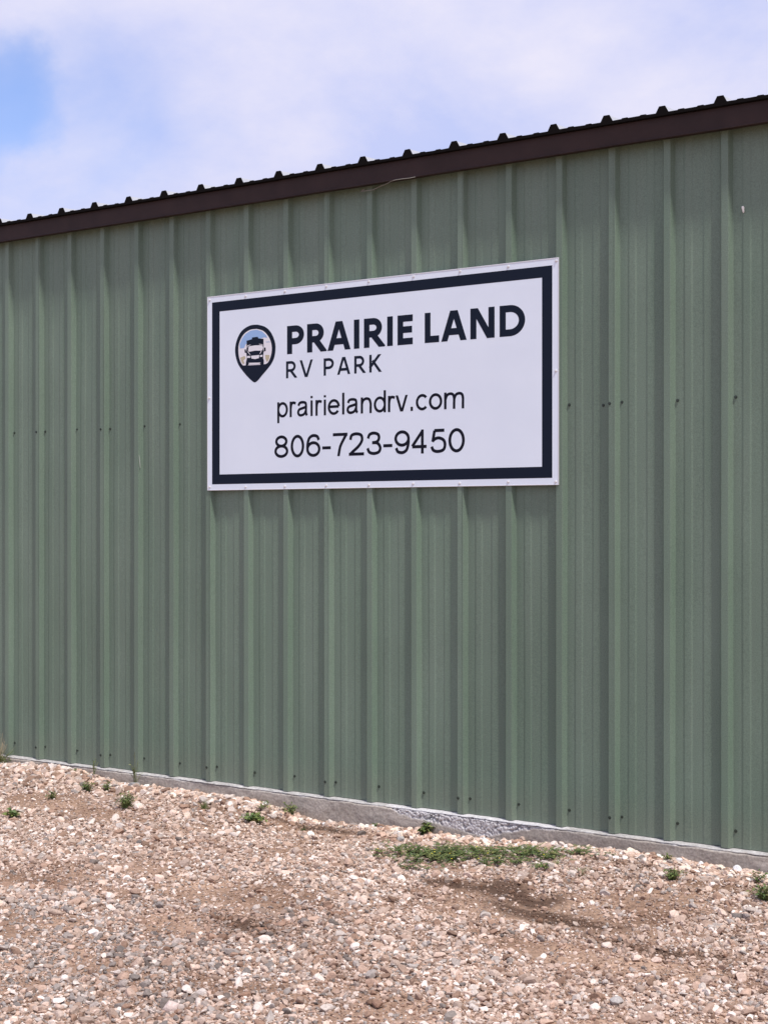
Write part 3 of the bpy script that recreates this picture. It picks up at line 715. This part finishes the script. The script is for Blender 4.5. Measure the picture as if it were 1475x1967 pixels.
D = dict(
    pin=[(-0.923,2.851),(-0.868,2.835),(-0.829,2.807),(-0.801,2.766),(-0.785,2.720),(-0.785,2.678),(-0.794,2.639),(-0.815,2.604),(-0.847,2.572),(-0.886,2.538),(-0.918,2.509),(-0.943,2.497),(-0.968,2.509),(-1.004,2.539),(-1.040,2.575),(-1.070,2.611),(-1.088,2.649),(-1.098,2.693),(-1.095,2.736),(-1.080,2.777),(-1.055,2.813),(-1.022,2.836),(-0.975,2.851)],
    disc=[(-0.929,2.825),(-0.882,2.811),(-0.847,2.783),(-0.822,2.745),(-0.812,2.705),(-0.815,2.666),(-0.829,2.630),(-0.847,2.609),(-0.874,2.604),(-0.940,2.603),(-1.011,2.606),(-1.037,2.608),(-1.055,2.630),(-1.068,2.665),(-1.072,2.706),(-1.068,2.739),(-1.051,2.775),(-1.022,2.805),(-0.979,2.823)],
    sky=[(-0.929,2.820),(-0.886,2.806),(-0.854,2.780),(-0.847,2.764),(-0.868,2.769),(-0.961,2.755),(-1.015,2.736),(-1.026,2.714),(-1.060,2.713),(-1.062,2.739),(-1.044,2.773),(-1.017,2.800),(-0.975,2.818)],
    field1=[(-1.057,2.656),(-1.022,2.665),(-1.014,2.650),(-1.033,2.637),(-1.022,2.620),(-1.037,2.615),(-1.050,2.636)],
    field2=[(-0.863,2.661),(-0.828,2.658),(-0.831,2.636),(-0.847,2.615),(-0.859,2.635)],
    cloud=[(-0.859,2.742),(-0.829,2.744),(-0.822,2.734),(-0.854,2.735)],
    body=[(-1.007,2.758),(-0.966,2.764),(-0.964,2.775),(-0.920,2.776),(-0.915,2.766),(-0.875,2.760),(-0.875,2.726),(-0.874,2.687),(-0.878,2.642),(-0.872,2.625),(-0.874,2.599),(-0.899,2.601),(-0.900,2.609),(-0.990,2.615),(-0.993,2.607),(-1.013,2.604),(-1.011,2.628),(-1.004,2.650),(-1.009,2.684),(-1.006,2.718)],
    mir1=[(-1.023,2.704),(-1.013,2.706),(-1.010,2.690),(-1.008,2.687),(-1.009,2.683),(-1.021,2.685)],
    mir2=[(-0.871,2.706),(-0.859,2.706),(-0.858,2.684),(-0.868,2.684),(-0.873,2.680),(-0.873,2.687),(-0.870,2.689)],
    wind=[(-0.990,2.722),(-0.940,2.7245),(-0.886,2.722),(-0.880,2.704),(-0.882,2.691),(-0.895,2.689),(-0.940,2.692),(-0.984,2.688),(-0.9945,2.692),(-0.993,2.709)],
    wl1=[(-1.001,2.690),(-0.9955,2.690),(-0.976,2.669),(-0.982,2.670)],
    wl2=[(-0.888,2.688),(-0.894,2.688),(-0.905,2.670),(-0.900,2.670)],
    arc1=[(-1.004,2.715),(-1.001,2.728),(-0.975,2.732),(-0.975,2.729),(-0.997,2.7245),(-1.000,2.714)],
    arc2=[(-0.909,2.7315),(-0.882,2.727),(-0.8755,2.698),(-0.879,2.698),(-0.8845,2.7245),(-0.909,2.7285)],
    hl1=[(-1.004,2.662),(-0.980,2.663),(-0.978,2.650),(-1.001,2.651)],
    hl2=[(-0.902,2.661),(-0.882,2.663),(-0.882,2.651),(-0.902,2.650)],
    gril=[(-0.974,2.662),(-0.907,2.663),(-0.911,2.644),(-0.940,2.640),(-0.968,2.645)],
    gap=[(-0.992,2.620),(-0.897,2.616),(-0.904,2.610),(-0.940,2.607),(-0.983,2.612)])
def decal(name, keys, layer, m, parent, sm=False):
    V = []; F = []
    for k in keys:
        pts = D[k]
        if sm: pts = cr_(pts+[pts[0]], 6)[:-1]
        n = len(V); V += [(p[0]-OX, YD-.0003*layer, p[1]-OZ) for p in pts]; F.append(tuple(range(n, n+len(pts)))[::-1])
    return mesh(name, V, F, m, parent)
lg = decal('logo', ['pin'], 1, M_navy, sign, True); lg['label'] = 'navy map pin emblem with a motorhome seen from the front'
decal('picture_backing', ['disc'], 2, M_lwhite, lg, True)
decal('sky_patch', ['sky'], 3, M_lblue, lg); decal('field_patch', ['field1'], 3, M_ltan, lg); decal('field_patch', ['field2'], 3, M_ltan, lg); decal('cloud_patch', ['cloud'], 3, M_lcloud, lg)
decal('motorhome_shape', ['body'], 4, M_navy, lg)
for k_ in ('mir1', 'mir2'): decal('mirror', [k_], 4, M_navy, lg)
for k_, n_ in dict(wind='windscreen', wl1='bonnet_line', wl2='bonnet_line', arc1='roof_line', arc2='roof_line', hl1='headlight', hl2='headlight', gril='grille', gap='road_gap').items(): decal(n_, [k_], 5, M_lwhite, lg)

# ------------------------------------------------------------------ weeds
GREENS = [(.10, .145, .042), (.14, .18, .05), (.08, .125, .038), (.19, .20, .07)]
class Veg:
    def __init__(s): s.V = []; s.F = []; s.C = []
    def leaf(s, p, d, L, W, col, droop=.3):
        d = Vector(d).normalized(); u = d.cross(Vector((0, 0, 1)))
        if u.length < .05: u = Vector((1, 0, 0))
        u.normalize(); up = u.cross(d)
        u = (u*math.cos(a_ := random.uniform(-.9, .9))+up*math.sin(a_))
        n = len(s.V); p = Vector(p)
        m1 = p+d*L*.4; e = p+d*L-Vector((0, 0, L*droop))
        s.V += [p, m1+u*W/2+up*W*.15, e, m1-u*W/2+up*W*.15, m1-up*W*.05]
        s.F += [(n, n+1, n+4), (n+1, n+2, n+4), (n+2, n+3, n+4), (n+3, n, n+4)]
        k = random.uniform(.75, 1.3); s.C += [tuple(c*k for c in col)]*5
    def stem(s, pts, r, col):
        P = [Vector(p) for p in pts]; n0 = len(s.V)
        for p in P:
            for a in range(3): s.V.append(p+Vector((math.cos(a*2.09), math.sin(a*2.09), 0))*r); s.C.append(col)
        for i in range(len(P)-1):
            for a in range(3):
                q = n0+i*3; b = (a+1) % 3
                s.F += [(q+a, q+b, q+3+b), (q+a, q+3+b, q+3+a)]
    def build(s, name, x, y, z, label=None, cat=None, group=None, kind=None):
        o = npmesh(name, np.array([tuple(v) for v in s.V]), np.array(s.F), M_leaf, col=np.array(s.C)); o.location = (x, y, z)
        return tag(o, label, cat, group, kind)
def weed(x, y, r, h, n, style, label, seed, tone=0):
    random.seed(seed); v = Veg(); r *= 1.35; h *= 1.35; n = int(n*1.7)
    for i in range(n):
        a = random.uniform(0, 6.283); lean = random.uniform(.2, 1)
        tip = Vector((math.cos(a)*r*lean, math.sin(a)*r*lean, h*random.uniform(.5, 1)*(1.25-lean*.6)))
        mid = Vector((tip.x*.45, tip.y*.45, tip.z*.65))
        col = GREENS[(i+tone) % 4]
        if style == 'dry' and i % 2: col = (.30, .25, .15)
        base = Vector((random.uniform(-.01, .01), random.uniform(-.01, .01), -.012))
        v.stem([base, mid, tip], .0011 if h < .1 else .0016, (.16, .17, .08) if style != 'dry' else (.33, .28, .18))
        if style in ('broad', 'mixed', 'sprig'):
            m = 5 if style != 'sprig' else 7
            for k in range(m):
                t = .25+.75*k/(m-1); p = base.lerp(mid, min(1, t*2)) if t < .5 else mid.lerp(tip, t*2-1)
                b = random.uniform(0, 6.283); L = {'broad': .038, 'mixed': .022, 'sprig': .020}[style]*random.uniform(.7, 1.2)
                v.leaf(p, (math.cos(b), math.sin(b), random.uniform(.0, .9)), L, L*{'broad': .55, 'mixed': .42, 'sprig': .25}[style], col)
        if style in ('grass', 'mixed', 'dry'):
            for k in range(3):
                b = a+random.uniform(-.8, .8)
                v.leaf(base, (math.cos(b)*lean, math.sin(b)*lean, random.uniform(.5, 1.4)), h*random.uniform(.6, 1.1), .0035, col, .15)
    v.build('weed', x, y, gz1(x, y)+.004, label, 'weed', 'weeds growing through the gravel')
weed(-3.13, -0.08, .04, .16, 8, 'dry', 'tall dry weed with wispy stems against the wall at the far left edge', 1)
weed(-3.10, -0.08, .035, .05, 6, 'mixed', 'short leafy weed beside the tall dry one at the far left edge', 2)
weed(-1.88, -1.1, .035, .03, 8, 'broad', 'tiny dark weed left of all other small weeds on open gravel', 3)
weed(-2.04, -0.64, .035, .035, 9, 'mixed', 'small low weed sitting left of the pair of bright green weeds', 4)
weed(-2.04, -0.34, .045, .045, 14, 'mixed', 'left one of the pair of bright green weeds beyond the footing pile', 5, 1)
weed(-1.95, -0.24, .030, .045, 9, 'mixed', 'smaller right one of the pair of bright green weeds', 6, 1)
weed(-1.45, -0.6, .055, .075, 22, 'mixed', 'dense bushy weed in front of the tall thin sprig', 7)
weed(-1.87, -0.07, .035, .16, 7, 'sprig', 'tall thin sprig rising in front of a wall rib', 8)
weed(-2.24, -0.07, .02, .10, 4, 'sprig', 'slender sprig growing from the stones against the footing', 9)
weed(-2.36, -0.14, .03, .03, 8, 'mixed', 'low green weed under the footing left of the grey stone', 10)
weed(-1.02, -0.39, .050, .045, 14, 'grass', 'yellowish grassy tuft alone on gravel left of the sign line', 11, 3)
weed(-0.65, -0.4, .065, .035, 16, 'broad', 'dark broad leaved weed in front of two upright weeds', 12, 2)
weed(-0.72, -0.19, .040, .05, 12, 'mixed', 'left upright weed on the stones near the footing', 13)
weed(-0.6, -0.11, .050, .055, 16, 'mixed', 'right upright weed on the stones near the footing', 14)
weed(-0.38, -0.27, .030, .025, 8, 'grass', 'little grass tuft in the bare red dirt strip', 15)
weed(0.32, -0.07, .035, .045, 12, 'broad', 'broad leaved seedling right below the honeycombed concrete', 16)
weed(0, -0.08, .025, .015, 6, 'mixed', 'faint tiny weed at the footing left of the honeycombed concrete', 17)
weed(1.52, -0.61, .075, .018, 16, 'grass', 'sparse brownish weed just below the creeping patch', 18, 3)
weed(1.33, -0.61, .055, .02, 12, 'mixed', 'small flat weed hanging off the lower right of the creeping patch', 19)
weed(1.92, -0.43, .060, .035, 18, 'mixed', 'compact dark green weed right of the creeping patch', 20, 2)
weed(2.28, -0.23, .035, .04, 8, 'mixed', 'small sparse weed near the footing at the right edge', 21)
weed(1.78, -0.13, .03, .03, 6, 'mixed', 'pale sprout close to the footing right of the creeping patch', 22, 3)
weed(2.4, -0.52, .055, .05, 24, 'mixed', 'bright green flowering weed cut by the right edge', 23, 1)

# creeping patch with pinnate leaves and yellow flowers
random.seed(5); v = Veg(); fl = []
BL = [(.46, -.58, .12, .06), (.56, -.70, .14, .07), (.60, -.56, .12, .06), (.72, -.80, .08, .05), (.66, -.62, .12, .06), (.68, -.47, .13, .09), (.82, -.76, .09, .07), (.72, -.62, .10, .07), (.80, -.52, .13, .09), (.88, -.60, .08, .06), (.86, -.36, .10, .06), (1.0, -.50, .10, .08), (1.03, -.34, .14, .07), (1.13, -.46, .12, .08), (1.15, -.64, .07, .06), (1.19, -.30, .13, .07), (1.28, -.24, .13, .05), (1.30, -.42, .09, .05), (1.41, -.17, .10, .04), (1.06, -.60, .05, .04)]
for bx, by, rx, ry in BL:
    for i in range(int(13000*rx*ry)+8):
        q = random.random()**.6; a = random.uniform(0, 6.283)
        cx_, cy_ = bx+math.cos(a)*rx*q, min(by+math.sin(a)*ry*q*1.75-.03, -.06)
        if fbm(np.array([cx_*12.+2]), np.array([cy_*12.+3]), 3)[0] < .455: continue
        z = gz1(cx_, cy_)+random.uniform(.008, .040); d = random.uniform(0, 6.283); dx, dy = math.cos(d), math.sin(d); L = random.uniform(.020, .038)
        col = random.choice([(.09, .13, .045), (.12, .16, .055), (.075, .12, .042), (.16, .18, .06), (.14, .17, .055)]); col = tuple(c_*1.0 for c_ in col)
        rise = random.uniform(-.1, .5)
        for k in range(6):
            t = k/5*L; p = (cx_+dx*t, cy_+dy*t, z+t*rise)
            for sgn in (-1, 1): v.leaf(p, (dx*.35-dy*sgn, dy*.35+dx*sgn, .35), .0105, .0060, col, .1)
        if random.random() < .022: fl.append((cx_, cy_, z+.016))
v.build('creeping_weeds', 0, 0, 0, 'green creeping weed patch with tiny yellow flowers spread over gravel below the concrete', 'weeds', None, 'stuff')
M_yel = mat('yellow_petal', (.75, .62, .04), .6)
patch_o = bpy.data.objects['creeping_weeds']
V = []; F = []
for (a, b_, c_) in fl+[(2.35, -.41, gz1(2.35, -.41)+.05), (1.83, -.27, gz1(1.83, -.27)+.03)][:0]:
    n = len(V); V.append((a, b_, c_-.001))
    for k in range(10):
        rr = .0055 if k % 2 == 0 else .0032; V.append((a+rr*math.cos(k*.628), b_+rr*math.sin(k*.628), c_+.002))
    F += [(n, n+1+k, n+1+(k+1) % 10) for k in range(10)]
fo = mesh('flowers', V, F, M_yel, patch_o); fo['kind'] = 'stuff'
rw = [o for o in bpy.data.objects if o.get('label', '').startswith('bright green flowering')][0]
V = [(0, -.01, .052)]; F = []
for k in range(10):
    rr = .008 if k % 2 == 0 else .005; V.append((rr*math.cos(k*.628), -.01+rr*math.sin(k*.628), .056))
F = [(0, 1+k, 1+(k+1) % 10) for k in range(10)]
mesh('flower', V, F, M_yel, rw)
